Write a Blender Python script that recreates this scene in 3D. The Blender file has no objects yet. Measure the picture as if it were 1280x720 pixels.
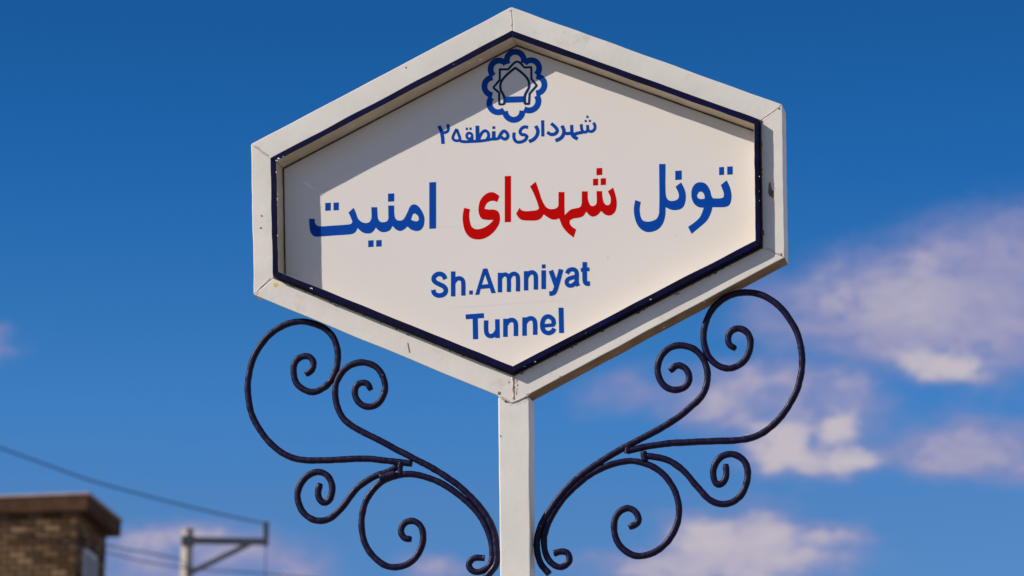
import bpy, math, random
from mathutils import Vector, Matrix, noise
from mathutils.geometry import tessellate_polygon
random.seed(7)
S = bpy.context.scene
COL = S.collection
R = math.radians

# ------------------------------------------------------------------ camera
ZS = 3.70                                  # height of the sign's middle above the ground
DIST, YAW, ELEV = 7.0, R(12.0), R(17.3)
C = Vector((DIST*math.sin(YAW)*math.cos(ELEV), -DIST*math.cos(YAW)*math.cos(ELEV), ZS - DIST*math.sin(ELEV)))
FPX = 4765.0                               # focal length in pixels of the 1280 px wide photograph
def basis(fw):
    r = fw.cross(Vector((0, 0, 1))).normalized()
    return r, r.cross(fw).normalized(), fw
# aim so that the sign's middle falls on pixel (645, 250)
a_h = math.atan2(645-640, FPX); a_v = math.atan2(360-250, FPX)
az = -YAW - a_h
pt = ELEV - a_v
FW = Vector((math.sin(az)*math.cos(pt), math.cos(az)*math.cos(pt), math.sin(pt)))
RT, UP, FW = basis(FW)
cd = bpy.data.cameras.new('camera'); cam = bpy.data.objects.new('camera', cd); COL.objects.link(cam)
cam.matrix_world = Matrix.Translation(C) @ Matrix((RT, UP, -FW)).transposed().to_4x4()
cd.sensor_width = 36.0; cd.lens = 36.0*FPX/1280.0
cd.clip_start = 0.1; cd.clip_end = 5000
cd.dof.use_dof = True; cd.dof.focus_distance = 6.95; cd.dof.aperture_fstop = 8.8; cd.dof.aperture_blades = 7
S.camera = cam
S.view_settings.view_transform = 'Standard'; S.view_settings.look = 'None'
S.view_settings.exposure = 0.0; S.view_settings.gamma = 1.0
S.render.film_transparent = False

def ray(px, py):
    return (FW*FPX + RT*(px-640.0) - UP*(py-360.0)).normalized()
def P(px, py, y=0.0):                      # measured point of the sign, on the upright plane at depth y
    d = ray(px, py); t = (y - C.y)/d.y
    return C + d*t
def Q(px, py, dist):                       # measured point at a horizontal distance from the camera
    d = ray(px, py); return C + d*(dist/math.hypot(d.x, d.y))

# ------------------------------------------------------------------ sun
SUN = Vector((-1.70, -1.0, 1.33)).normalized()
sl = bpy.data.lights.new('sun', 'SUN'); sl.energy = 4.95; sl.angle = R(0.53); sl.color = (1.0, 0.905, 0.80)
so = bpy.data.objects.new('sun', sl); COL.objects.link(so)
so.rotation_euler = SUN.to_track_quat('Z', 'Y').to_euler(); so.location = (-4, -4, 9)

# ------------------------------------------------------------------ world: Nishita sky with broken cloud
W = bpy.data.worlds.new("World"); S.world = W; W.use_nodes = True
nt = W.node_tree; N = nt.nodes; L = nt.links; N.clear()
def nn(t, **k):
    n = N.new(t)
    for a, b in k.items(): setattr(n, a, b)
    return n
def val(sock, v):
    if hasattr(v, 'is_output') or isinstance(v, bpy.types.NodeSocket): L.new(v, sock)
    else: sock.default_value = v
def mth(op, a, b=None, c=None, clamp=False):
    n = nn('ShaderNodeMath', operation=op, use_clamp=clamp); val(n.inputs[0], a)
    if b is not None: val(n.inputs[1], b)
    if c is not None: val(n.inputs[2], c)
    return n.outputs[0]
def vmt(op, a, b=None, out=0):
    n = nn('ShaderNodeVectorMath', operation=op); val(n.inputs[0], a)
    if b is not None: val(n.inputs[1], b)
    return n.outputs[out]
def sstep(x, lo, hi):
    n = nn('ShaderNodeMapRange', interpolation_type='SMOOTHSTEP'); val(n.inputs[0], x)
    n.inputs[1].default_value = lo; n.inputs[2].default_value = hi
    return n.outputs[0]
sky = nn('ShaderNodeTexSky', sky_type='NISHITA'); sky.sun_disc = False
sky.sun_elevation = math.asin(SUN.z); sky.sun_rotation = math.atan2(SUN.x, SUN.y)
sky.altitude = 1800; sky.air_density = 1.0; sky.dust_density = 0.25; sky.ozone_density = 3.0
SKYK = 0.10
hs = nn('ShaderNodeHueSaturation'); hs.inputs['Saturation'].default_value = 1.0; hs.inputs['Value'].default_value = 1.0
hs.inputs['Hue'].default_value = 0.500
L.new(sky.outputs[0], hs.inputs['Color'])
tc = nn('ShaderNodeTexCoord'); D = tc.outputs['Generated']
sep = nn('ShaderNodeSeparateXYZ'); L.new(D, sep.inputs[0])
AZ = mth('MULTIPLY', mth('ARCTAN2', sep.outputs[0], sep.outputs[1]), 57.29578)
EL = mth('MULTIPLY', mth('ARCSINE', sep.outputs[2]), 57.29578)
# clearer, deeper blue with height
def azel(px, py):
    d = ray(px, py); return math.degrees(math.atan2(d.x, d.y)), math.degrees(math.asin(d.z))
cmb = nn('ShaderNodeCombineXYZ'); L.new(AZ, cmb.inputs[0]); L.new(EL, cmb.inputs[1])
def wnoise(scale, detail, rough, vec=D, dist=0.0):
    n = nn('ShaderNodeTexNoise'); n.inputs['Scale'].default_value = scale; n.inputs['Detail'].default_value = detail
    n.inputs['Roughness'].default_value = rough; n.inputs['Distortion'].default_value = dist; L.new(vec, n.inputs['Vector']); return n
DS = vmt('MULTIPLY', D, (1.0, 1.0, 1.9))               # cloud texture drawn out along the horizon
wn = wnoise(30.0, 5, 0.6, DS)
off = vmt('MULTIPLY', vmt('SUBTRACT', wn.outputs['Color'], (0.5, 0.5, 0.5)), (1.9, 1.0, 0.0))
UVW = vmt('ADD', cmb.outputs[0], off)
# (px, py, rx, ry, amount, whiteness)
BL = [(1275,325,75,52,1.15,.35),(1205,340,70,46,1.15,.4),(1150,360,60,48,1.2,.6),(1085,368,60,42,1.2,.6),(1030,380,55,36,1.0,.5),(965,385,60,42,.75,.3),(1110,405,110,36,1.15,.4),(1060,415,70,26,.9,.35),
      (1200,400,90,44,1.2,.45),(1265,400,70,60,1.1,.35),(1014,316,26,12,.32,.2),(1000,418,60,20,.6,.3),(1090,330,40,20,.8,.4),
      (1150,448,36,17,1.1,.95),(1185,455,46,15,1.2,1.0),(1225,468,24,9,.9,.7),(1255,450,40,26,.6,.15),
      (1045,488,40,20,1.0,.65),(1047,530,27,27,1.2,.95),(1062,576,30,18,1.25,1.0),(975,560,44,30,1.25,1.0),(1018,575,42,18,1.1,.8),(1020,530,60,34,.85,.5),(1060,500,50,34,.8,.45),
      (1000,505,80,38,.9,.45),(925,500,52,38,1.05,.65),(980,485,40,30,1.0,.6),(865,500,40,34,.8,.45),(905,470,60,18,.8,.5),(795,492,55,28,.7,.35),(748,512,34,20,.5,.2),(820,455,40,10,.3,.3),
      (1135,568,50,24,.9,.45),(1195,565,80,28,1.05,.45),(1120,572,70,20,.9,.4),(1270,566,90,28,1.05,.45),(1095,530,40,40,.6,.1),(1190,520,80,18,.4,.1),
      (880,678,52,26,1.2,.95),(950,672,60,24,1.15,.8),(1020,666,50,13,1.05,.7),(1062,661,34,7,.8,.5),(940,700,110,30,1.1,.8),(900,715,100,24,1.15,.75),(800,712,60,18,1.05,.6),(745,718,30,12,.7,.4),
      (950,630,55,11,.5,.5),(868,618,30,10,.35,.3),
      (0,428,26,20,.85,.6),(215,672,74,20,1.05,.7),(250,700,110,24,.9,.4),(175,690,50,22,.9,.5),(290,690,70,24,1.0,.5),(360,712,60,18,.9,.5),(140,715,40,16,.7,.4),
      (545,708,30,18,.95,.55),(575,716,26,12,.7,.4),(1255,190,60,22,.13,.0),(1250,500,60,16,.3,.2)]
DEG = math.degrees(1/FPX)
tot = None; wht = None
for (px, py, rx, ry, am, wh) in BL:
    a, e = azel(px, py)
    q = vmt('MULTIPLY', vmt('SUBTRACT', UVW, (a, e, 0)), (1/(rx*DEG*1.17), 1/(ry*DEG*1.17), 0))
    g = mth('MULTIPLY', mth('POWER', math.e**-0.5, mth('POWER', vmt('DOT_PRODUCT', q, q, 1), 1.1)), am)
    tot = g if tot is None else mth('SMOOTH_MAX', tot, g, 0.25)
    w_ = mth('MULTIPLY', g, wh)
    wht = w_ if wht is None else mth('SMOOTH_MAX', wht, w_, 0.2)
fine = wnoise(62.0, 6, 0.62, DS, dist=0.4)
fn = mth('SUBTRACT', fine.outputs['Fac'], 0.5)
tot2 = mth('ADD', tot, mth('MULTIPLY', fn, mth('MULTIPLY', tot, 1.35)))
cl_in = sstep(tot2, 0.21, 1.12)
tone = sstep(mth('MULTIPLY', mth('ADD', wht, mth('MULTIPLY', fn, 1.1)), cl_in), 0.12, 1.3)
# unseen cloud outside the view, made denser and whiter as neutral fill light
far = wnoise(4.2, 7, 0.58, dist=0.2)
a0, e0 = azel(640, 360)
dev = mth('MAXIMUM', mth('ABSOLUTE', mth('SUBTRACT', AZ, a0)), mth('MULTIPLY', mth('ABSOLUTE', mth('SUBTRACT', EL, e0)), 1.7))
cl_out = mth('MULTIPLY', sstep(far.outputs['Fac'], 0.42, 0.62), sstep(dev, 9.0, 15.0))
above = sstep(EL, 0.5, 6.0)
alpha = mth('MULTIPLY', mth('MAXIMUM', cl_in, mth('MULTIPLY', cl_out, above)), 0.94, clamp=True)
def srgb(r, g, b):
    f = lambda c: (c/255/12.92) if c/255 <= .04045 else ((c/255+.055)/1.055)**2.4
    return (f(r), f(g), f(b))
cr = nn('ShaderNodeMix', data_type='RGBA')
val(cr.inputs[0], mth('MAXIMUM', tone, cl_out))
cr.inputs[6].default_value = [c/SKYK for c in srgb(140, 142, 186)]+[1]
cr.inputs[7].default_value = [c/SKYK for c in srgb(200, 190, 196)]+[1]
mx = nn('ShaderNodeMix', data_type='RGBA'); L.new(alpha, mx.inputs[0]); 
gr = nn('ShaderNodeValToRGB'); L.new(mth('DIVIDE', EL, 90.0), gr.inputs[0])     # depth of the blue with height, as in this dry air
stops = [(0.0, (.75, .92, 1.0)), (azel(560, 640)[1], (.50, .85, 1.13)), (azel(202, 502)[1], (.35, .86, 1.24)), (azel(300, 400)[1], (.26, .78, 1.17)),
         (azel(100, 200)[1], (.13, .64, 1.10)), (azel(22, 22)[1], (.10, .555, .96))]
for k, (e, c) in enumerate(stops):
    el_ = gr.color_ramp.elements[k] if k < 2 else gr.color_ramp.elements.new(.9)
    el_.position = e/90.0; el_.color = [v/1.3 for v in c]+[1]
gs = nn('ShaderNodeVectorMath', operation='MULTIPLY'); L.new(hs.outputs[0], gs.inputs[0]); L.new(gr.outputs[0], gs.inputs[1])
g2 = nn('ShaderNodeVectorMath', operation='SCALE'); L.new(gs.outputs[0], g2.inputs[0]); g2.inputs['Scale'].default_value = 1.3
L.new(g2.outputs[0], mx.inputs[6]); L.new(cr.outputs[2], mx.inputs[7])
bg = nn('ShaderNodeBackground'); bg.inputs['Strength'].default_value = SKYK; L.new(mx.outputs[2], bg.inputs['Color'])
wo = nn('ShaderNodeOutputWorld'); L.new(bg.outputs[0], wo.inputs['Surface'])

# ------------------------------------------------------------------ materials
def material(name, col, rough=0.5, spec=0.5, vary=None, vscale=6, bump=0.0, bscale=40, bdetail=4, chips=None, metal=0.0, coat=0.0,
             streak=None, dirt2=None, stretch=(1,1,1)):
    m = bpy.data.materials.new(name); m.use_nodes = True
    t = m.node_tree; n_ = t.nodes; l_ = t.links; b = n_['Principled BSDF']
    b.inputs['Roughness'].default_value = rough; b.inputs['Specular IOR Level'].default_value = spec; b.inputs['Metallic'].default_value = metal
    b.inputs['Coat Weight'].default_value = coat
    co = n_.new('ShaderNodeTexCoord')
    mp = n_.new('ShaderNodeMapping'); mp.inputs['Scale'].default_value = stretch; l_.new(co.outputs['Object'], mp.inputs[0]); V = mp.outputs[0]
    def noi(s, d=4, r=.55):
        q = n_.new('ShaderNodeTexNoise'); q.inputs['Scale'].default_value = s; q.inputs['Detail'].default_value = d; q.inputs['Roughness'].default_value = r
        l_.new(V, q.inputs['Vector']); return q.outputs['Fac']
    def mr(x, lo, hi, a=0., c=1.):
        q = n_.new('ShaderNodeMapRange'); l_.new(x, q.inputs[0]); q.inputs[1].default_value = lo; q.inputs[2].default_value = hi
        q.inputs[3].default_value = a; q.inputs[4].default_value = c; return q.outputs[0]
    def mix(f, a, c):
        q = n_.new('ShaderNodeMix'); q.data_type = 'RGBA'; l_.new(f, q.inputs[0])
        for s, v in ((q.inputs[6], a), (q.inputs[7], c)):
            if isinstance(v, tuple): s.default_value = tuple(v)+(1,)
            else: l_.new(v, s)
        return q.outputs[2]
    c = tuple(col)
    if vary: c = mix(mr(noi(vscale, 6, .62), .32, .68), c, tuple(vary))
    if dirt2: c = mix(mr(noi(dirt2[1], 8, .7), dirt2[2], dirt2[2]+.12, 0, dirt2[3]), c, tuple(dirt2[0]))
    if chips: c = mix(mr(noi(chips[1], 3, .6), chips[2], chips[2]+.03), c, tuple(chips[0]))
    if isinstance(c, tuple): b.inputs['Base Color'].default_value = c+(1,)
    else: l_.new(c, b.inputs['Base Color'])
    l_.new(mr(noi(bscale*.4, 4), .3, .7, max(0, rough-.1), min(1, rough+.12)), b.inputs['Roughness'])
    if bump:
        bp = n_.new('ShaderNodeBump'); bp.inputs['Strength'].default_value = 1.0; bp.inputs['Distance'].default_value = bump
        l_.new(noi(bscale, bdetail, .6), bp.inputs['Height']); l_.new(bp.outputs[0], b.inputs['Normal'])
    return m
M = {}
M['underside_shade'] = material('brown_underside_shade', (.30,.205,.125), .8, .2, (.20,.13,.075), 30, .0008, 60)  # shade under the lower frame bars, put into the paint colour
M['paint'] = material('cream_paint', (.73,.70,.63), .42, .4, (.67,.64,.57), 9, .0004, 50, 4, chips=((.22,.16,.11), 95, .755), dirt2=((.50,.43,.36), 14, .60, .55))
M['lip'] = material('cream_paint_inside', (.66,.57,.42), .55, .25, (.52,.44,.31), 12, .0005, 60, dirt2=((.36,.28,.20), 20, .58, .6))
M['panel'] = material('white_panel_sheet', (.735,.70,.645), .40, .25, (.705,.67,.615), 3, .00010, 30, 3, dirt2=((.66,.60,.55), 7, .62, .35))
M['navy'] = material('navy_paint', (.003,.004,.050), .5, .07, (.002,.002,.010), 20, .0007, 70, 4, chips=((.40,.40,.46), 60, .74))
M['iron'] = material('black_navy_wrought_iron', (.004,.0035,.024), .42, .20, (.007,.004,.030), 30, .0009, 80, 4, chips=((.20,.16,.18), 120, .73))
M['bead'] = material('dirty_sealant', (.13,.095,.055), .7, .3, (.05,.035,.02), 60, .0006, 90)
M['weld'] = material('painted_weld', (.70,.63,.56), .45, .4, (.42,.34,.27), 60, .0010, 110, 5)
M['blue'] = material('blue_vinyl', (.000,.060,.36), .6, .05, (.000,.052,.33), 25)
M['darkblue'] = material('dark_blue_print', (.002,.03,.11), .6, .05)
M['red'] = material('red_vinyl', (.52,.000,.000), .6, .04, (.47,.0,.000), 25)
M['scratch'] = material('scratched_sheet', (.85,.83,.80), .5, .4)
M['seam'] = material('sheet_seam', (.70,.66,.605), .45, .25)
M['yellow'] = material('yellow_paint_spot', (.72,.50,.03), .5, .4, (.62,.50,.16), 300)
M['rust'] = material('rust_mark', (.10,.06,.035), .8, .2, (.30,.22,.16), 200)
M['steel'] = material('grey_galvanised_steel', (.07,.085,.11), .55, .4, (.045,.06,.08), 5, metal=.2)
M['concrete'] = material('pale_concrete', (.50,.46,.42), .85, .2, (.38,.34,.31), 4, .004, 20)
M['slab'] = material('brown_roof_slab', (.085,.043,.022), .9, .2, (.045,.024,.012), 5, .004, 25)
M['cap'] = material('roof_capping', (.42,.32,.30), .85, .2, (.30,.22,.2), 6, .003, 25)
for i, (a, b) in enumerate([((.17,.108,.055),(.11,.068,.034)), ((.085,.05,.026),(.055,.034,.018)), ((.26,.175,.10),(.19,.12,.065))]):
    M['brick%d' % i] = material('tan_brick_%s' % ['plain', 'dark', 'pale'][i], a, .9, .15, b, 9, .003, 40)
M['mortar'] = material('mortar', (.035,.026,.018), .95, .1, (.025,.018,.012), 12)
M['cable'] = material('cable_rubber', (.03,.032,.04), .7, .3)
M['wframe'] = material('grey_window_frame', (.42,.43,.46), .6, .4)
M['glass'] = material('window_glass', (.13,.13,.15), .45, .3)
M['asphalt'] = material('asphalt', (.055,.053,.050), .9, .3, (.04,.039,.037), 3, .004, 60)
M['earth'] = material('dry_ground', (.33,.27,.205), .95, .1, (.26,.21,.16), .2, .01, 4)
M['paving'] = material('pavement_concrete', (.38,.35,.31), .9, .2, (.31,.285,.255), 3, .003, 40)
M['roofing'] = material('roof_screed', (.27,.25,.22), .9, .2, (.2,.18,.16), 1)

# ------------------------------------------------------------------ helpers
def mesh_obj(name, verts, faces, mat, parent=None, mats=None, fm=None, smooth=False, origin=None):
    me = bpy.data.meshes.new(name)
    o = bpy.data.objects.new(name, me); COL.objects.link(o)
    org = Vector(origin) if origin is not None else Vector((0, 0, 0))
    if parent is not None: o.parent = parent; org = -parent.location if origin is None else org
    vs = [tuple(Vector(v)+ (org if parent is not None and origin is None else -org)) for v in verts]
    if origin is not None: o.location = org
    me.from_pydata(vs, [], faces); me.update()
    for m in (mats or [mat]): me.materials.append(m)
    if fm:
        for p, i in zip(me.polygons, fm): p.material_index = i
    if smooth:
        for p in me.polygons: p.use_smooth = True
    return o
def tag(o, label, cat, group=None, kind=None):
    if label: o['label'] = label
    if cat: o['category'] = cat
    if group: o['group'] = group
    if kind: o['kind'] = kind
    return o
def thing(name, loc, label, cat, group=None):
    e = bpy.data.objects.new(name, None); COL.objects.link(e); e.location = loc; e.empty_display_size = .1
    return tag(e, label, cat, group)
def recalc(o):
    import bmesh
    bm = bmesh.new(); bm.from_mesh(o.data); bmesh.ops.recalc_face_normals(bm, faces=bm.faces); bm.to_mesh(o.data); bm.free()
def bevel(o, w, seg=2):
    b = o.modifiers.new('bevel', 'BEVEL'); b.width = w; b.segments = seg; b.limit_method = 'ANGLE'; b.angle_limit = R(40)
def smooth_path(pts, closed, sub=6, corner=58):
    n = len(pts); pts = [Vector(p) for p in pts]; sharp = []
    for i in range(n):
        if not closed and i in (0, n-1): sharp.append(True); continue
        a = pts[i]-pts[i-1]; b = pts[(i+1) % n]-pts[i]
        sharp.append(math.degrees(a.angle(b, 0)) > corner)
    out = []
    for i in range(n if closed else n-1):
        p0, p1, p2, p3 = pts[i-1], pts[i], pts[(i+1) % n], pts[(i+2) % n]
        l = (p2-p1).length
        m1 = (p2-p1) if sharp[i] else (p2-p0).normalized()*l
        m2 = (p2-p1) if sharp[(i+1) % n] else (p3-p1).normalized()*l
        for k in range(sub):
            t = k/sub
            out.append(p1*(2*t**3-3*t*t+1)+m1*(t**3-2*t*t+t)+p2*(-2*t**3+3*t*t)+m2*(t**3-t*t))
    if not closed: out.append(pts[-1])
    return out

# ------------------------------------------------------------------ ground and pavement (below the frame)
def sheet(name, x0, x1, y0, y1, z, mat, zb=None):
    if zb is None:
        o = mesh_obj(name, [(x0,y0,z),(x1,y0,z),(x1,y1,z),(x0,y1,z)], [(0,1,2,3)], mat)
    else:
        v = [(x,y,zz) for zz in (zb, z) for (x,y) in ((x0,y0),(x1,y0),(x1,y1),(x0,y1))]
        o = mesh_obj(name, v, [(3,2,1,0),(4,5,6,7),(0,1,5,4),(1,2,6,5),(2,3,7,6),(3,0,4,7)], mat)
    return tag(o, None, None, kind='structure')
sheet('ground', -2500, 2500, -2500, 2500, 0.0, M['earth'])
sheet('road', -60, 60, -14, -3.0, 0.004, M['asphalt'])
sheet('pavement', -60, 60, -2.85, 1.4, 0.13, M['paving'], -.05)
sheet('kerb', -60, 60, -3.0, -2.853, 0.135, M['concrete'], -.05)

# ------------------------------------------------------------------ the street sign
TD, PR, RD = .045, .015, .029          # tube depth, how far the navy trim stands proud, depth of the panel
sign = thing('street_sign', (P(644, 600, .02).x, .02, .13),
             'white hexagonal tunnel sign with blue and red Persian lettering on a post with iron scrolls', 'street sign')
OUT = [P(639,8.5), P(977.8,130.5), P(981,322), P(642.3,503.2), P(317,368.2), P(313.6,180)]
TO = [P(639.5,38,-PR), P(948,149,-PR), P(950,306.0,-PR), P(640.6,465.5,-PR), P(341,343.5,-PR), P(338,197.3,-PR)]
TI = [P(640,46,-PR), P(942.7,154.6,-PR), P(944.5,300.6,-PR), P(640.9,458,-PR), P(347.3,339.5,-PR), P(345,201.3,-PR)]
def bar(name, o0, o1, i0, i1, y0, y1, mats, parent, seg=28, jit=.0005, bev=.0018, inner_mat=0, seed=0, outer_mat=0, lean=0.0):
    """mitred length of section between an outer and an inner edge, from depth y0 (front) to y1 (back), edges slightly uneven"""
    vs = []; fs = []; fm = []
    for k in range(seg+1):
        t = k/seg
        o = o0.lerp(o1, t); i = i0.lerp(i1, t); dr = (o-i).normalized()
        j = jit if 0 < k < seg else 0
        e = [noise.noise(Vector((t*9, seed*3.1+q*7.7, .3)))*2*j for q in range(4)]
        oo = o+dr*e[0]; ii = i+dr*e[1]
        vs += [(oo.x, y0+e[2]*.4, oo.z), (ii.x, y0+e[3]*.4, ii.z), (ii.x, y1, ii.z), (oo.x-dr.x*lean, y1, oo.z-dr.z*lean)]
        if k < seg:
            a = 4*k; b = a+4
            fs += [(a,b,b+1,a+1), (a+1,b+1,b+2,a+2), (a+2,b+2,b+3,a+3), (a+3,b+3,b,a)]; fm += [0, inner_mat, 0, outer_mat]
    n = 4*seg; fs += [(0,1,2,3), (n+3,n+2,n+1,n)]; fm += [0, 0]
    ob = mesh_obj(name, vs, fs, None, parent, mats=mats, fm=fm); recalc(ob)
    if bev: bevel(ob, bev)
    return ob
def inset(poly, d):
    c = sum(poly, Vector())/len(poly); r = []
    n = len(poly)
    for i in range(n):
        p, a, b = poly[i], poly[i-1], poly[(i+1) % n]
        u = (p-a); u.y = 0; u.normalize(); w = (b-p); w.y = 0; w.normalize()
        nu = Vector((u.z, 0, -u.x)); nw = Vector((w.z, 0, -w.x))
        if nu.dot(c-p) < 0: nu = -nu
        if nw.dot(c-p) < 0: nw = -nw
        bi = (nu+nw).normalized(); r.append(p+bi*(d/bi.dot(nu)))
    return r
TI = inset(TI, .0007); TO = inset(TO, -.0004)
TOo = inset(TO, -.0007)
for i in range(6):
    j = (i+1) % 6
    # open the mitres by a hair so that the welded seams read
    bar('frame_bar', OUT[i], OUT[j], TOo[i], TOo[j], 0, TD, [M['paint'], M['underside_shade']], sign, seed=i, jit=.0006, bev=.0015, outer_mat=1 if i in (2, 3) else 0, lean=.0085 if i == 3 else 0)
for i in range(6):
    j = (i+1) % 6
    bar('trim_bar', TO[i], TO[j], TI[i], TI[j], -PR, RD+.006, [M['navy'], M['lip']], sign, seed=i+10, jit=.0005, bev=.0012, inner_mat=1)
# dirty bead round the foot of the trim, on the face of the frame
def ring(name, a, b, y0, y1, mat):
    vs = []; fs = []
    for i in range(6):
        vs += [(a[i].x, y0, a[i].z), (b[i].x, y0, b[i].z), (b[i].x, y1, b[i].z), (a[i].x, y1, a[i].z)]
    for i in range(6):
        p = 4*i; q = 4*((i+1) % 6)
        fs += [(p,q,q+1,p+1), (p+1,q+1,q+2,p+2), (p+2,q+2,q+3,p+3), (p+3,q+3,q,p)]
    o = mesh_obj(name, vs, fs, mat, sign); recalc(o); return o
ring('sealant_bead', inset(TO, -.0030), inset(TO, -.0006), -.0018, .003, M['bead'])
ring('sealant_bead', inset(TI, .0001), inset(TI, .0028), RD-.0016, RD+.003, M['bead'])['label'] = 'brown grime line round the edge of the panel'
pz = inset(TI, -.002)
mesh_obj('panel', [(p.x, RD, p.z) for p in pz]+[(p.x, RD+.002, p.z) for p in pz],
         [tuple(range(6)), tuple(range(11, 5, -1))]+[(i, (i+1) % 6, (i+1) % 6+6, i+6) for i in range(6)], M['panel'], sign)
bk = inset(OUT, .012)
mesh_obj('back_sheet', [(p.x, TD-.004, p.z) for p in bk]+[(p.x, TD+.0015, p.z) for p in bk],
         [tuple(range(6)), tuple(range(11, 5, -1))]+[(i, (i+1) % 6, (i+1) % 6+6, i+6) for i in range(6)], M['paint'], sign)
# rough welds on the mitres
def blob_line(name, pts, r, mat, y, seed, flat=.5, step=.004):
    vs = []; fs = []; ps = []
    for a, b in zip(pts, pts[1:]):
        n = max(1, int((b-a).length/step))
        ps += [a.lerp(b, k/n) for k in range(n)]
    ps.append(pts[-1]); m = len(ps)
    for k, p in enumerate(ps):
        d = (ps[min(k+1, m-1)]-ps[max(k-1, 0)]).normalized(); s = Vector((d.z, 0, -d.x))
        rr = r*(1+.55*noise.noise(Vector((k*.7, seed, 0))))*(.5 if k in (0, m-1) else 1)
        wob = s*(.0009*noise.noise(Vector((k*.45, seed, 5))))
        for q in range(6):
            an = q*math.pi/3
            v = p+wob+s*math.cos(an)*rr; vs.append((v.x, y-math.sin(an)*rr*flat, v.z))
        if k:
            a = 6*(k-1); b = 6*k
            for q in range(6): fs.append((a+q, a+(q+1) % 6, b+(q+1) % 6, b+q))
    fs += [tuple(range(6)), tuple(range(6*m-1, 6*m-7, -1))]
    o = mesh_obj(name, vs, fs, mat, sign, smooth=True); recalc(o); return o
for i, (a, b) in enumerate([((639,10),(639.5,33)), ((976,132),(956,146)), ((978,320),(957,309)), ((640.5,470),(642,500)), ((319,366),(338,347)), ((316,181),(336,195))]):
    blob_line('weld', [P(*a), P(*b)], .0011 if i != 3 else .0019, M['weld'], 0, i, .7 if i == 3 else .45)
blob_line('weld', [P(623,494.8), P(632,500), P(640,503), P(650,499), P(661,494)], .0019, M['weld'], 0, 9, .7)
def grime(name, line, n, y, mat, seed, rmin=.0006, rmax=.0016, spread=.0012, lift=.0004):
    rnd = random.Random(seed); vs = []; fs = []
    for k in range(n):
        t = rnd.random()**1.0; seg_ = t*(len(line)-1); i = min(int(seg_), len(line)-2)
        c = line[i].lerp(line[i+1], seg_-i)+Vector((rnd.gauss(0, spread), 0, rnd.gauss(0, spread)))
        d = (line[i+1]-line[i]).normalized(); q = Vector((d.z, 0, -d.x)); L_ = rnd.uniform(1, 3.2); r_ = rnd.uniform(rmin, rmax); b = len(vs)
        for a in range(7):
            an = a*6.283/7; v = c+d*(math.cos(an)*r_*L_*rnd.uniform(.6, 1.2))+q*(math.sin(an)*r_*rnd.uniform(.5, 1.2)); vs.append((v.x, y-lift-.00002*k, v.z))
        fs.append(tuple(range(b, b+7)))
    o = mesh_obj(name, vs, fs, mat, sign); o['kind'] = 'stuff'; return o
foot = inset(TO, -.0036)
grime('grime', [foot[2], foot[3], foot[4]], 60, 0, M['bead'], 3)
grime('grime', [foot[1], foot[2]], 14, 0, M['bead'], 4)
grime('grime', [P(643.5,472), P(645,480), P(643,489), P(641,500)], 9, 0, M['rust'], 5, .0007, .0013, .0006, .0022)
grime('grime', [P(627,497), P(635,503), P(646,502), P(654,498), P(660,495)], 16, 0, M['rust'], 6, .0006, .0012, .0010, .0022)
grime('grime', [P(610,70,-PR), P(560,90,-PR)], 5, -PR, M['scratch'], 8, .0003, .0006, .0018)
grime('grime', [P(346,212,-PR), P(347,260,-PR), P(348,300,-PR)], 7, -PR, M['scratch'], 9, .0004, .0010, .0010)
grime('grime', [P(340,205,-PR), P(356,193,-PR)], 6, -PR, M['scratch'], 10, .0005, .0012, .0016)
grime('grime', [P(388,359,-PR), P(391,361,-PR)], 3, -PR, M['scratch'], 11, .0006, .0012, .0008)
grime('grime', [P(949,210,-PR), P(950,270,-PR)], 3, -PR, M['scratch'], 12, .0004, .0009, .0008)
grime('grime', [P(760,400,-PR), P(655,458,-PR)], 3, -PR, M['scratch'], 13, .0003, .0007, .0015)
# marks: chips, spots, scratches, each a tiny flat patch lying on its surface
def patch(name, pts, y, mat, label=None, lift=.0003):
    o = mesh_obj(name, [tuple(P(a, b, y)-Vector((0, lift, 0))) for a, b in pts], [tuple(range(len(pts)))], mat, sign)
    if label: o['label'] = label
def speck(cx, cy, rx, ry, y, mat, name='paint_chip', label=None, seed=0):
    rnd = random.Random(seed+int(cx*7+cy)); n = 9
    patch(name, [(cx+rx*math.cos(k*6.283/n)*rnd.uniform(.65,1.15), cy+ry*math.sin(k*6.283/n)*rnd.uniform(.65,1.15)) for k in range(n)], y, mat, label)
speck(344.6, 356.4, 3.3, 3.0, 0, M['yellow'], 'paint_spot', 'yellow paint spot')
patch('scratch', [(376,224.5),(385,229),(393,236.5),(394.5,239),(391,237),(383,231)], RD, M['scratch'])
patch('scratch', [(509,428.5),(510.2,428.5),(512.5,440.5),(511.3,441)], 0, M['rust'], 'dark scratch')
speck(962.5, 237, 2.6, 11, 0, M['rust'], label='brown dent with bare metal')
speck(965.5, 243, 2.2, 5, 0, M['rust'])
for (x, y_, r_) in [(507.5,84.5,1.3),(322.5,184,1.7),(638.5,13.5,1.5),(974,136,1.5),(976.5,318,1.6),(321,366.5,2.0),(636,478,1.2),(389,363.5,1.4),(624,491.5,2.2),
                    (625.5,545,1.1),(760,322.5,.8),(327,270,1.6),(326,285,1.3),(632,502,1.5),(647,482,1.1),(657,497,1.2),(700,470.5,.9),(830,410,1.1),(880,377,1.2)]:
    speck(x, y_, r_, r_*.9, 0, M['rust'] if r_ < 1.65 or x > 600 else M['weld'])
speck(844, 294.5, 1.4, 1.4, RD, M['seam']); speck(862, 357.5, 1.0, 1.0, RD, M['seam']); speck(752, 203, .9, .9, RD, M['seam'])
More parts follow.
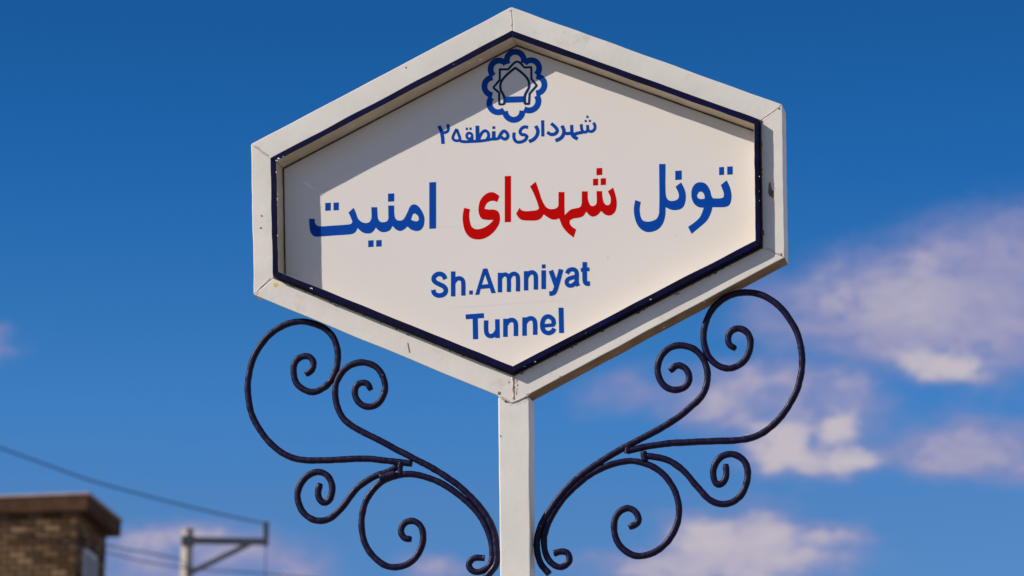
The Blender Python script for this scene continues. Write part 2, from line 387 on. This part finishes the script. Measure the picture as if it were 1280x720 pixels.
for (a, b, t) in [((582,383.2),(716,373.6),.9), ((545,283.8),(600,281.6),.7), ((560,385),(584,383),.5)]:
    patch('sheet_seam', [(a[0], a[1]), (b[0], b[1]), (b[0], b[1]+t), (a[0], a[1]+t)], RD, M['seam'], lift=.0001)

# ---- flat lettering: outlines and strokes measured from the photograph, laid on the panel
LET = RD-.0002
def arc3(a, b, c, n=11):                  # points of the circle through three points
    ax, ay, bx, by, cx, cy = *a, *b, *c
    d = 2*(ax*(by-cy)+bx*(cy-ay)+cx*(ay-by))
    ux = ((ax*ax+ay*ay)*(by-cy)+(bx*bx+by*by)*(cy-ay)+(cx*cx+cy*cy)*(ay-by))/d
    uy = ((ax*ax+ay*ay)*(cx-bx)+(bx*bx+by*by)*(ax-cx)+(cx*cx+cy*cy)*(bx-ax))/d
    r_ = math.hypot(ax-ux, ay-uy); t0, t1, t2 = [math.atan2(q[1]-uy, q[0]-ux) for q in (a, b, c)]
    tau = 2*math.pi
    if (t1-t0) % tau > (t2-t0) % tau: sp = ((t2-t0) % tau)-tau
    else: sp = (t2-t0) % tau
    return [(ux+r_*math.cos(t0+sp*k/n), uy+r_*math.sin(t0+sp*k/n)) for k in range(n+1)]
BOLD = 1.27
def words(name, label, shapes, mat, xf):
    ox, oy, s = xf; vs = []; fs = []
    lay = [0]
    def put(p, y): return tuple(P(ox+p[0]/s, oy+p[1]/s, RD)+Vector((0, y-RD, 0)))
    for sh in shapes:
        y = LET-.00002*lay[0]; lay[0] += 1
        if sh[0] == 'poly':
            loops = [[Vector((p.x, p.y, 0)) for p in smooth_path([(a, b, 0) for a, b in lp], True, 5)] for lp in sh[1:]]
            tris = tessellate_polygon(loops); flat = [p for lp in loops for p in lp]; b0 = len(vs)
            vs += [put(p, y) for p in flat]; fs += [tuple(b0+i for i in t) for t in tris]
        elif sh[0] == 'rect':
            x0, y0, x1, y1 = sh[1:]; sk = -(x1-x0)*.06; b0 = len(vs)
            vs += [put(p, y) for p in ((x0,y0), (x1,y0+sk), (x1,y1+sk), (x0,y1))]; fs.append((b0, b0+1, b0+2, b0+3))
        else:
            w, pts = sh[1]*BOLD, sh[2]; pp = smooth_path([(a, b, 0) for a, b in pts], False, 6, 70); b0 = len(vs)
            for k, p in enumerate(pp):
                d = (pp[min(k+1, len(pp)-1)]-pp[max(k-1, 0)]).normalized(); nrm = Vector((-d.y, d.x, 0))*w/2
                vs += [put(p+nrm, y), put(p-nrm, y)]
                if k: a = b0+2*k; fs.append((a-2, a, a+1, a-1))
    o = mesh_obj(name, vs, fs, mat, sign)
    # face every facet to the viewer
    me = o.data; me.calc_loop_triangles()
    import bmesh
    bm = bmesh.new(); bm.from_mesh(me)
    for f in bm.faces:
        f.normal_update()
        if f.normal.y > 0: f.normal_flip()
    bm.to_mesh(me); bm.free()
    o['label'] = label
    return o
R1 = (380, 220, 8.0)
words('lettering', 'large blue Persian word at the left', [
 ('poly', [(50,428),(108,428),(112,470),(135,497),(180,503),(300,495),(420,487),(470,478),(482,460),(470,420),(445,365),(497,318),(520,370),(540,425),(570,455),(610,470),(650,462),(672,430),(675,380),(673,312),(732,312),(735,380),(742,430),(765,458),(790,462),(825,455),(842,430),(843,380),(842,295),(902,295),(903,370),(915,425),(945,445),(985,440),(1010,410),(1040,350),(1065,300),(1100,283),(1140,300),(1175,345),(1200,400),(1205,440),(1195,500),(1165,540),(1120,550),(1070,535),(1035,505),(1000,535),(960,550),(920,535),(885,500),(860,540),(815,560),(770,558),(735,535),(718,515),(700,545),(670,570),(625,575),(580,560),(535,520),(515,560),(480,580),(420,587),(300,595),(180,604),(110,605),(75,580),(57,530)],
          [(1070,437),(1088,385),(1108,373),(1140,400),(1150,437),(1130,452),(1100,449)]),
 ('rect',212,270,268,348), ('rect',295,267,348,344), ('rect',642,645,695,711), ('rect',722,643,776,707), ('rect',840,177,902,257), ('rect',1253,64,1320,528)], M['blue'], R1)
words('lettering', 'red Persian letters at the left of the middle word', [
 ('poly', [(82,398),(140,412),(132,470),(140,540),(160,590),(205,612),(270,600),(330,565),(375,520),(300,518),(255,505),(230,460),(225,400),(240,330),(280,275),(330,245),(380,245),(435,280),(412,340),(370,328),(325,340),(295,375),(285,408),(330,415),(390,418),(425,440),(440,495),(430,560),(390,625),(330,680),(270,708),(215,715),(150,700),(100,650),(75,580),(66,500),(72,440)]),
 ('rect',487,82,550,543)], M['red'], (570, 210, 8.0))
words('lettering', 'red Persian letters at the right of the middle word', [
 ('poly', [(37,482),(68,430),(85,450),(115,460),(170,458),(225,450),(243,435),(225,375),(190,290),(162,238),(213,195),(240,270),(265,350),(290,400),(315,430),(350,442),(395,435),(415,415),(418,370),(418,288),(472,288),(472,400),(474,495),(500,470),(530,445),(570,435),(610,425),(625,400),(628,350),(628,282),(682,282),(683,350),(700,400),(722,415),(750,405),(762,380),(760,280),(810,280),(815,340),(828,385),(850,405),(875,402),(888,375),(885,330),(862,282),(910,248),(930,310),(942,370),(940,430),(925,470),(890,498),(845,495),(800,460),(775,490),(735,510),(700,500),(668,465),(640,505),(600,520),(550,528),(520,545),(520,570),(540,600),(578,625),(555,698),(500,655),(455,600),(430,540),(422,525),(400,535),(360,535),(320,515),(285,490),(260,525),(225,543),(160,545),(90,540),(60,520)]),
 ('rect',760,74,812,137), ('rect',729,170,775,230), ('rect',798,166,845,226)], M['red'], (640, 200, 7.2))
words('lettering', 'large blue Persian word at the right', [
 ('poly', [(65,360),(115,378),(105,440),(112,500),(130,540),(170,555),(220,548),(260,525),(280,470),(280,36),(338,36),(338,290),(350,345),(380,368),(430,362),(455,340),(455,300),(428,240),(478,202),(505,255),(520,310),(515,380),(490,430),(440,450),(390,448),(338,425),(335,500),(315,570),(275,620),(220,645),(170,648),(120,625),(80,575),(57,500),(53,430)]),
 ('poly', [(835,225),(888,182),(915,240),(930,300),(930,350),(915,400),(880,422),(760,425),(745,480),(710,545),(650,600),(572,665),(540,602),(600,560),(650,510),(682,430),(640,425),(600,400),(575,350),(570,300),(580,250),(610,212),(655,200),(700,215),(735,265),(750,320),(765,345),(830,345),(860,335),(862,300)],
          [(620,320),(640,288),(667,288),(687,315),(690,347),(660,352),(633,344)]),
 ('rect',425,98,483,180), ('rect',820,65,864,136), ('rect',893,60,942,132)], M['blue'], (785, 200, 7.2))
s_ = 'stroke'
words('lettering', 'small blue Latin line of two abbreviated words', [
 (s_,27,[(156,168),(140,140),(112,130),(82,142),(70,168),(83,190),(115,207),(146,224),(159,248),(150,273),(125,286),(95,285),(74,270),(67,246)]),
 (s_,26,[(212,112),(212,294)]), (s_,25,[(214,195),(235,168),(262,163),(281,177),(286,205),(286,288)]),
 ('rect',329,252,355,281),
 ('poly',[(372,283),(430,92),(460,90),(522,269),(490,271),(478,234),(412,240),(402,281)],[(421,209),(467,204),(444,135)]),
 (s_,25,[(552,122),(552,264)]), (s_,24,[(553,165),(568,142),(592,134),(611,147),(617,175),(617,261)]), (s_,24,[(618,163),(634,137),(658,129),(677,140),(683,168),(683,257)]),
 (s_,25,[(742,110),(742,250)]), (s_,25,[(744,155),(762,128),(788,119),(807,131),(813,158),(813,244)]),
 ('rect',857,62,883,90), (s_,26,[(870,104),(870,240)]),
 (s_,27,[(922,106),(961,214)]), (s_,26,[(997,97),(964,218),(950,258),(935,271),(911,273)]),
 (s_,24,[(1039,128),(1052,106),(1075,97),(1100,103),(1110,126),(1110,190),(1119,218)]), (s_,23,[(1110,150),(1072,158),(1046,170),(1037,193),(1050,213),(1080,212),(1108,188)]),
 (s_,26,[(1169,44),(1169,172),(1178,198),(1206,200)]), (s_,21,[(1140,102),(1202,95)])], M['blue'], (530, 320, 5.818))
words('lettering', 'small blue Latin word below', [
 (s_,28,[(303,443),(436,433)]), (s_,30,[(372,440),(375,605)]),
 (s_,26,[(452,468),(452,540),(461,571),(485,582),(512,572),(532,545)]), (s_,26,[(533,460),(535,596)]),
 (s_,26,[(592,456),(592,588)]), (s_,26,[(595,500),(613,474),(640,465),(662,478),(668,508),(668,582)]),
 (s_,26,[(731,446),(731,580)]), (s_,26,[(733,488),(752,462),(780,453),(801,466),(808,495),(808,573)]),
 (s_,26,[(944,500),(938,462),(905,440),(873,455),(860,502),(872,545),(905,560),(935,548),(947,526)]), (s_,20,[(862,509),(952,500)]),
 (s_,28,[(996,376),(1000,560)])], M['blue'], (530, 320, 5.818))
BOLD = 1.32
words('lettering', 'small blue Persian word and numeral under the emblem at its left', [
 (s_,42,[(105,150),(140,225),(160,320),(168,425)]), (s_,34,[(150,245),(195,252),(235,232),(250,190),(240,125)]),
 (s_,32,[(378,195),(330,285),(318,340),(350,372),(405,372),(425,345),(405,280),(378,205)]), (s_,34,[(400,365),(470,390),(600,388),(720,382),(830,368),(910,352),(980,350),(1020,335)]),
 (s_,30,[(565,255),(602,275),(610,315),(582,345),(545,340),(528,305),(540,270),(570,254)]), (s_,32,[(608,310),(612,385)]),
 (s_,44,[(690,148),(694,375)]), (s_,34,[(712,352),(755,262),(805,225),(848,248),(862,305),(835,365)]),
 (s_,42,[(940,232),(940,352)]), ('rect',920,158,962,198), ('rect',514,178,545,214), ('rect',570,176,600,212),
 (s_,36,[(1010,350),(1040,285),(1075,240),(1105,230),(1142,262),(1155,310),(1125,348),(1085,345),(1050,315)])], M['blue'], (540, 145, 12.19))
words('lettering', 'small blue Persian word under the emblem at its right', [
 (s_,34,[(85,285),(83,360),(115,412),(175,418),(240,388),(265,340),(235,318),(190,312),(168,280),(188,232),(228,208),(280,214)]),
 (s_,38,[(385,192),(415,262),(400,330),(350,385),(290,412)]), (s_,34,[(482,115),(484,340)]),
 (s_,36,[(600,160),(660,212),(685,262),(655,302),(600,312),(545,282)]),
 (s_,38,[(750,190),(778,262),(765,325),(725,370),(660,400)]), (s_,34,[(765,280),(820,300),(885,292)]), (s_,34,[(885,180),(888,300)]),
 (s_,38,[(893,285),(905,335),(968,375)]), (s_,34,[(912,340),(940,305),(990,290),(1040,282)]),
 (s_,30,[(1018,170),(1028,250),(1060,280),(1092,272),(1108,240),(1104,180)]), (s_,30,[(1104,235),(1125,265),(1170,268),(1205,235),(1208,190),(1188,148)]),
 ('rect',1090,52,1118,84), ('rect',1066,112,1094,140), ('rect',1124,110,1152,138)], M['blue'], (635, 140, 11.13))
BOLD = 1.18
words('emblem', 'blue scalloped ring of eight petals', [
 *[(s_,41,arc3(a, b, c)) for a, b, c in [((291,196),(357,97),(421,190)), ((430,192),(512,172),(526,283)), ((526,296),(592,372),(524,436)), ((530,456),(500,568),(427,566)),
   ((412,578),(343,653),(270,582)), ((262,574),(168,574),(159,472)), ((166,452),(102,380),(168,306)), ((176,292),(188,178),(278,196))]],
 (s_,42,[(262,489),(430,484)])], M['blue'], (590, 50, 6.545))
BOLD = 1.5
words('emblem', 'thin dark blue star and arch inside the ring', [
 (s_,12,[(262,526),(222,527)]),(s_,12,[(223,530),(222,430)]),(s_,12,[(226,434),(174,390)]),(s_,12,[(172,393),(230,322)]),(s_,12,[(227,328),(228,234)]),(s_,12,[(222,241),(300,240)]),
 (s_,12,[(296,240),(355,182),(385,182),(432,228)]),(s_,12,[(430,226),(488,222)]),(s_,12,[(485,220),(486,322)]),(s_,12,[(484,316),(532,375)]),(s_,12,[(530,372),(468,442)]),(s_,12,[(471,437),(466,524)]),(s_,12,[(470,522),(430,522)]),
 (s_,13,[(264,528),(262,462),(235,405),(238,345),(285,285),(357,226)]),(s_,13,[(353,226),(415,275),(460,330),(466,385),(434,450),(432,524)])], M['darkblue'], (590, 50, 6.545))

# ---- post: square tube butted into the bottom corner, down to the pavement
def post():
    tl, tm, tr = P(622.3,495.5), P(642.3,504.0), P(662,495.0)
    bl, br = P(624.8,720), P(663.4,720)
    def down(a, b, z): t = (z-a.z)/(b.z-a.z); return a.lerp(b, t)
    tl, tm, tr = [v-Vector((0, 0, .0006)) for v in (tl, tm, tr)]
    vs = []; fs = []; seg = 90; z1 = .128
    for y in (.0006, TD-.001):
        vs.append((tm.x, y, tm.z))
    rows = []
    for k in range(seg+1):
        f = (k/seg)
        a = tl.lerp(down(tl, bl, z1), f); b = tr.lerp(down(tr, br, z1), f)
        j = [noise.noise(Vector((f*60, q*5.3, 1)))*.0009 if k else 0 for q in range(2)]
        i = len(vs); rows.append(i)
        vs += [(a.x+j[0], .0006, a.z), (b.x+j[1], .0006, b.z), (b.x+j[1], TD-.001, b.z), (a.x+j[0], TD-.001, a.z)]
    for i in rows[:-1]:
        n = i+4
        for q in range(4): fs.append((i+q, i+(q+1) % 4, n+(q+1) % 4, n+q))
    r0 = rows[0]; fs += [(0, r0, r0+1), (1, r0+2, r0+3), (0, r0+1, r0+2, 1), (r0, 0, 1, r0+3)]
    fs.append((rows[-1], rows[-1]+3, rows[-1]+2, rows[-1]+1))
    o = mesh_obj('post', vs, fs, M['paint'], sign); recalc(o); bevel(o, .003, 3)
post()

# ---- wrought iron scrolls
def rod(pts, parent, w=.0118, y=.0225, seed=0, sub=8, tip=True):
    pp = smooth_path([P(a, b, y) for a, b in pts], False, sub, 80)
    # even spacing
    q = [pp[0]]
    for p in pp[1:]:
        while (p-q[-1]).length > .0035: q.append(q[-1]+(p-q[-1]).normalized()*.0035)
    q.append(pp[-1]); m = len(q)
    vs = []; fs = []; NS = 12
    for k, p in enumerate(q):
        d = (q[min(k+2, m-1)]-q[max(k-2, 0)]).normalized(); s = Vector((d.z, 0, -d.x))
        h = w/2*(1+.085*noise.noise(Vector((k*.30, seed*9.1, 2)))+.06*noise.noise(Vector((k*.9, seed*4.3, 7))))
        if tip and k < 3: h *= (.78, .93, 1)[k]
        off = s*(.0006*noise.noise(Vector((k*.13, seed, 4))))
        for n in range(NS):                     # rounded square section, corners hammered soft
            an = (n+.5)*2*math.pi/NS; cx, sy = math.cos(an), math.sin(an)
            r = 1.0/((abs(cx)**3.2+abs(sy)**3.2)**(1/3.2))
            jit = 1+.03*noise.noise(Vector((k*.6, n*1.7, seed)))
            v = p+off+s*(cx*r*h*jit); vs.append((v.x, v.y+sy*r*h*jit, v.z))
        if k:
            a = NS*(k-1); b = NS*k
            for n in range(NS): fs.append((a+n, a+(n+1) % NS, b+(n+1) % NS, b+n))
    fs += [tuple(range(NS)), tuple(range(NS*m-1, NS*m-NS-1, -1))]
    me_o = mesh_obj('scroll_bar', vs, fs, M['iron'], parent, smooth=True); recalc(me_o)
    return me_o
def z5(l): return [(300+a/3.556, 340+b/3.556) for a, b in l]
def z7(l): return [(300+a/3.556, 520+b/3.556) for a, b in l]
def z6(l): return [(640+a/3.368, 340+b/3.368) for a, b in l]
def z8(l): return [(640+a/3.556, 520+b/3.556) for a, b in l]
def bracket(label, rods, joints):
    # the bracket's own mesh is the small strap welded to the post; its bars are sub-parts
    first = None
    for i, (pts, y, w) in enumerate(rods):
        o = rod(pts, sign, w, y, seed=i+len(label))
        if first is None:
            o.name = 'scroll_bracket'; o['label'] = label; first = o
        else:
            o.parent = first
            for v in o.data.vertices: pass
    for (a, b, w) in joints:
        o = rod([a, ((a[0]+b[0])/2, (a[1]+b[1])/2), b], sign, w, .021, seed=50, tip=False); o.name = 'joint_block'; o.parent = first
    return first
left = [(z5([(292,457),(322,432),(325,395),(298,374),(256,388),(238,430),(252,495),(300,530),(345,530),(400,490),(430,425),(434,350),(408,280),(350,238),(270,220),(185,242),(105,308),(52,405),(35,520),(52,630)])+z7([(100,78),(170,152),(260,193),(400,196),(550,190),(690,203),(764,212)]), .0225, .0118),
        (z5([(582,524),(562,494),(522,502),(512,550),(540,590),(590,598),(630,565),(645,505),(615,432),(550,402),(475,425),(430,490),(426,570),(455,645),(510,692)])+z7([(600,98),(740,172),(870,240),(990,325),(1075,415),(1125,500),(1140,590),(1138,660),(1105,705),(1085,725)]), .0215, .0118),
        (z7([(762,548),(728,540),(716,505),(738,472),(782,470),(812,510),(808,580),(765,645),(695,673),(625,652),(562,580),(540,480),(560,380),(615,305),(700,264),(790,262),(900,302),(990,365),(1060,435),(1105,520),(1122,600),(1110,665),(1062,694),(1028,684),(1018,655),(1042,632),(1086,632)]), .0235, .0116),
        (z7([(357,300),(347,340),(354,370),(378,386),(402,366),(410,310),(385,262),(338,250),(285,280),(256,350),(275,420),(330,463),(390,460),(450,412),(520,322),(600,268),(655,250),(700,225)]), .0225, .0118)]
right = [(z6([(942,324),(912,300),(918,254),(955,238),(995,262),(1004,310),(980,372),(920,406),(858,388),(816,330),(808,250),(838,165),(900,108),(980,86),(1070,105),(1150,172),(1205,270),(1222,380),(1200,495),(1140,600)])+z8([(1120,72),(1040,103),(900,112),(740,119),(620,132),(512,156)]), .0225, .0118),
         (z6([(664,418),(700,393),(740,418),(740,472),(692,497),(640,478),(614,420),(632,348),(690,311),(762,322),(810,375),(824,450),(800,520),(742,578)])+z8([(700,32),(600,88),(500,140),(380,212),(270,295),(185,395),(128,490),(110,570),(125,650),(165,702)]), .0215, .0118),
         (z8([(520,496),(562,470),(548,426),(508,410),(465,442),(455,510),(482,580),(545,620),(620,612),(690,560),(732,485),(742,400),(712,310),(650,240),(560,203),(470,208),(370,247),(275,318),(200,405),(158,485),(142,560),(160,635),(208,672),(252,650),(250,612),(222,602),(186,612)]), .0235, .0116),
         (z8([(950,215),(953,262),(940,294),(918,306),(900,288),(897,232),(930,182),(985,170),(1035,205),(1048,270),(1020,350),(960,390),(890,380),(820,310),(750,232),(680,192),(585,176)]), .0225, .0118)]
EL1 = z7([(714,205),(712,258),(622,275),(690,258)]); ER1 = z8([(585,160),(592,200),(515,130),(512,165)])
bracket('wrought iron scroll bracket at the left of the post', left, [(EL1[0], EL1[1], .0100), (EL1[2], EL1[3], .0150)])
bracket('wrought iron scroll bracket at the right of the post', right, [(ER1[0], ER1[1], .0120), (ER1[2], ER1[3], .0110)])

# ------------------------------------------------------------------ brick building with a roof tower (far left)
BD = 48.0
K = BD/FPX/math.cos(R(13))                  # metres per photograph pixel at that distance
cor = Q(96, 660, BD)                        # front right corner of the tower wall
fr = Vector((cor.x-C.x, cor.y-C.y, 0)).normalized(); rr_ = Vector((fr.y, -fr.x, 0))
t16 = R(16)
ly = (fr*math.cos(t16)+rr_*math.sin(t16)); lx = Vector((ly.y, -ly.x, 0))
rotz = math.atan2(lx.y, lx.x)
def zat(px, py): return Q(px, py, BD).z
ztop = zat(111, 617.5); zslab = zat(111, 640)
bld = thing('brick_building', (cor.x, cor.y, 0), 'tan brick building with an overhanging brown flat roof slab and a side window', 'building')
bld.rotation_euler = (0, 0, rotz)
def lbox(name, x0, x1, y0, y1, z0, z1, mat, parent=bld, bev=0, label=None):
    v = [(x,y,z) for z in (z0, z1) for (x,y) in ((x0,y0),(x1,y0),(x1,y1),(x0,y1))]
    me = bpy.data.meshes.new(name); me.from_pydata(v, [], [(3,2,1,0),(4,5,6,7),(0,1,5,4),(1,2,6,5),(2,3,7,6),(3,0,4,7)]); me.materials.append(mat)
    o = bpy.data.objects.new(name, me); COL.objects.link(o); o.parent = parent
    if bev: bevel(o, bev)
    if label: o['label'] = label
    return o
TW, TDp = 3.2, 1.42                        # tower width (leftwards) and depth
ZR = ztop-2.6                               # main roof, below the frame
wall = lbox('wall', -TW, -.012, .012, TDp-.012, ZR, zslab, M['mortar'])
lbox('building_body', -9.5, .25, -.9, 8.5, 0, ZR, M['brick1'])
lbox('roof', -9.6, .35, -1.0, 8.6, ZR+.002, ZR+.06, M['roofing'])
ov = .155
lbox('roof_slab', -TW-ov, ov, -.06, TDp+ov, zslab, ztop-.035, M['slab'], bev=.015)
lbox('roof_capping', -TW-ov-.02, ov+.02, -.08, TDp+ov+.02, ztop-.034, ztop+.005, M['cap'], bev=.01)
# windows of the body, below the picture
for x in (-7.6, -4.9, -2.2):
    for z in (1.2, 4.1, 7.0):
        w = lbox('window', x-.6, x+.6, -.93, -.902, z, z+1.3, M['wframe']); lbox('pane', x-.53, x+.53, -.936, -.931, z+.07, z+1.23, M['glass'], w)
# single bricks
BH, BLn, JT = .064, .205, .019
wy0, wy1 = .36, 1.02; wz1 = zat(110, 676); wz0 = wz1-1.0
bm_cache = {}
def brick(x0, x1, y0, y1, z0, z1, mi):
    key = (round(x1-x0, 3), round(y1-y0, 3), mi)
    if key not in bm_cache:
        a, b, c = (x1-x0)/2, (y1-y0)/2, (z1-z0)/2; e = .004
        v = [(x,y,z) for z in (-c, c) for (x,y) in ((-a,-b),(a,-b),(a,b),(-a,b))]
        me = bpy.data.meshes.new('brick'); me.from_pydata(v, [], [(3,2,1,0),(4,5,6,7),(0,1,5,4),(1,2,6,5),(2,3,7,6),(3,0,4,7)])
        me.materials.append(M['brick%d' % mi]); bm_cache[key] = me
    o = bpy.data.objects.new('brick', bm_cache[key]); COL.objects.link(o); o.parent = wall
    o.location = ((x0+x1)/2+random.uniform(-.002,.002), (y0+y1)/2+random.uniform(-.004,.004), (z0+z1)/2)
    o.rotation_euler = (random.uniform(-.01,.01), random.uniform(-.01,.01), random.uniform(-.015,.015))
z = zslab-.008-BH; row = 0; nb = 0
while z > zslab-1.25:
    x = 0.0; first = True
    while x > -1.75:                        # front face, running bond from the corner leftwards
        l = BLn if not (first and row % 2) else .1
        brick(x-l, x-.001, .0, .1, z, z+BH, random.choice((0,0,0,1,1,2))); nb += 1
        x -= l+JT; first = False
    y = .112; first = True
    while y < TDp-.03:                      # right face
        l = min(BLn if not (first and row % 2) else .1, TDp-y)
        if not (y+l > wy0-.02 and y < wy1+.02 and z+BH > wz0 and z < wz1+.05) and l > .03:
            brick(-.1, -.0, y, y+l, z, z+BH, random.choice((0,0,1,1,2))); nb += 1
        y += l+JT; first = False
    z -= BH+JT; row += 1
wn_ = lbox('window', -.06, .004, wy0, wy1, wz0, wz1, M['wframe'])
lbox('pane', -.03, .0065, wy0+.08, (wy0+wy1)/2-.025, wz0+.07, wz1-.07, M['glass'], wn_)
lbox('pane', -.03, .0065, (wy0+wy1)/2+.025, wy1-.08, wz0+.07, wz1-.07, M['glass'], wn_)

# ------------------------------------------------------------------ utility pole
UD = 50.0
pc = Q(233.5, 690, UD); zt = Q(233, 661, UD).z
k2 = UD/FPX/math.cos(R(12.5))
pole = thing('utility_pole', (pc.x, pc.y, 0), 'pale concrete utility pole with a grey steel crossarm braced on its right', 'utility pole')
f2 = Vector((pc.x-C.x, pc.y-C.y, 0)).normalized(); pole.rotation_euler = (0, 0, math.atan2(-f2.x, f2.y))
def pbox(name, *a, **k): return lbox(name, *a, parent=pole, **k)
def prot(name, w, z0, z1, rz, mat, wt=None):
    wt = wt or w
    v = []
    for zz, ww in ((z0, w), (z1, wt)):
        for q in range(4):
            an = rz+math.pi/4+q*math.pi/2; v.append((ww*.7071*math.cos(an), ww*.7071*math.sin(an), zz))
    me = bpy.data.meshes.new(name); me.from_pydata(v, [], [(3,2,1,0),(4,5,6,7),(0,1,5,4),(1,2,6,5),(2,3,7,6),(3,0,4,7)]); me.materials.append(mat)
    o = bpy.data.objects.new(name, me); COL.objects.link(o); o.parent = pole; bevel(o, .008); recalc(o); return o
prot('pole_shaft', .30, 0, zt-.03, R(42), M['concrete'], .118)
prot('pole_cap', .142, zt-.028, zt+.0, R(42), M['concrete'])
xr = (331-233.5)*k2
za = Q(290, 677.5, UD).z
pbox('crossarm', .05, xr, -.10, -.04, za-.045, za+.04, M['steel'])
pbox('pole_band', -.075, .095, -.103, .075, za-.06, za+.055, M['steel'])
zu0, zu1 = Q(330, 683, UD).z, Q(330, 654, UD).z
up_ = pbox('insulator_pin', xr-.035, xr+.035, -.112, -.032, zu0, zu1, M['steel'])
def tube(name, pts, r, mat, parent=None, ns=8):
    vs = []; fs = []
    m = len(pts)
    for k, p in enumerate(pts):
        d = (pts[min(k+1, m-1)]-pts[max(k-1, 0)]).normalized(); s = d.cross(Vector((0, 0, 1)))
        s = s.normalized() if s.length > 1e-4 else Vector((1, 0, 0)); u = s.cross(d).normalized()
        for n in range(ns):
            an = n*2*math.pi/ns; vs.append(tuple(p+s*math.cos(an)*r+u*math.sin(an)*r))
        if k:
            a = ns*(k-1); b = ns*k
            for n in range(ns): fs.append((a+n, a+(n+1) % ns, b+(n+1) % ns, b+n))
    fs += [tuple(range(ns)), tuple(range(ns*m-1, ns*m-ns-1, -1))]
    me = bpy.data.meshes.new(name); me.from_pydata(vs, [], fs); me.materials.append(mat)
    o = bpy.data.objects.new(name, me); COL.objects.link(o); o.parent = parent; recalc(o)
    return o
zb0 = Q(245, 717, UD).z
tube('brace', [Vector((.055, -.07, zb0)), Vector((xr*.80, -.07, za-.03))], .038, M['steel'], pole, 6)
tube('stay_wire', [Vector((xr, -.07, zu0)), Vector((xr+.01, -.07, zu0-2.5)), Vector((xr*.3, 0, zu0-5.5))], .008, M['cable'], pole, 6)

# ------------------------------------------------------------------ overhead cables
def cable(label, pts, r, group='overhead cables', d0=36, d1=50):
    n = len(pts); ps = []
    xs0, xs1 = pts[0][0], pts[-1][0]
    sm = smooth_path([(a, b, 0) for a, b in pts], False, 6, 80)
    for p in sm:
        t = (p.x-xs0)/(xs1-xs0); ps.append(Q(p.x, p.y, d0+(d1-d0)*t))
    o = tube('overhead_cable', ps, r, M['cable'], None, 8); tag(o, label, 'cable', group)
    for p in o.data.polygons: p.use_smooth = True
    return o
cable('thin dark cable sagging from the top left edge down to the crossarm tip', [(-420,330),(-300,408),(-180,474),(-90,520),(0,559.5),(56,580),(112,600),(180,619),(239,634),(281,644),(329,654)], .011)
cable('upper of the two lower cables between the building and the pole', [(-200,610),(0,650),(135,682),(180,690),(226,699)], .009, d0=44, d1=50)
cable('lower of the two lower cables running behind the pole to the right', [(-200,625),(0,662),(135,691),(180,702),(240,711),(330,717),(420,727),(600,760)], .008, d0=44, d1=53)
print('bricks', nb)
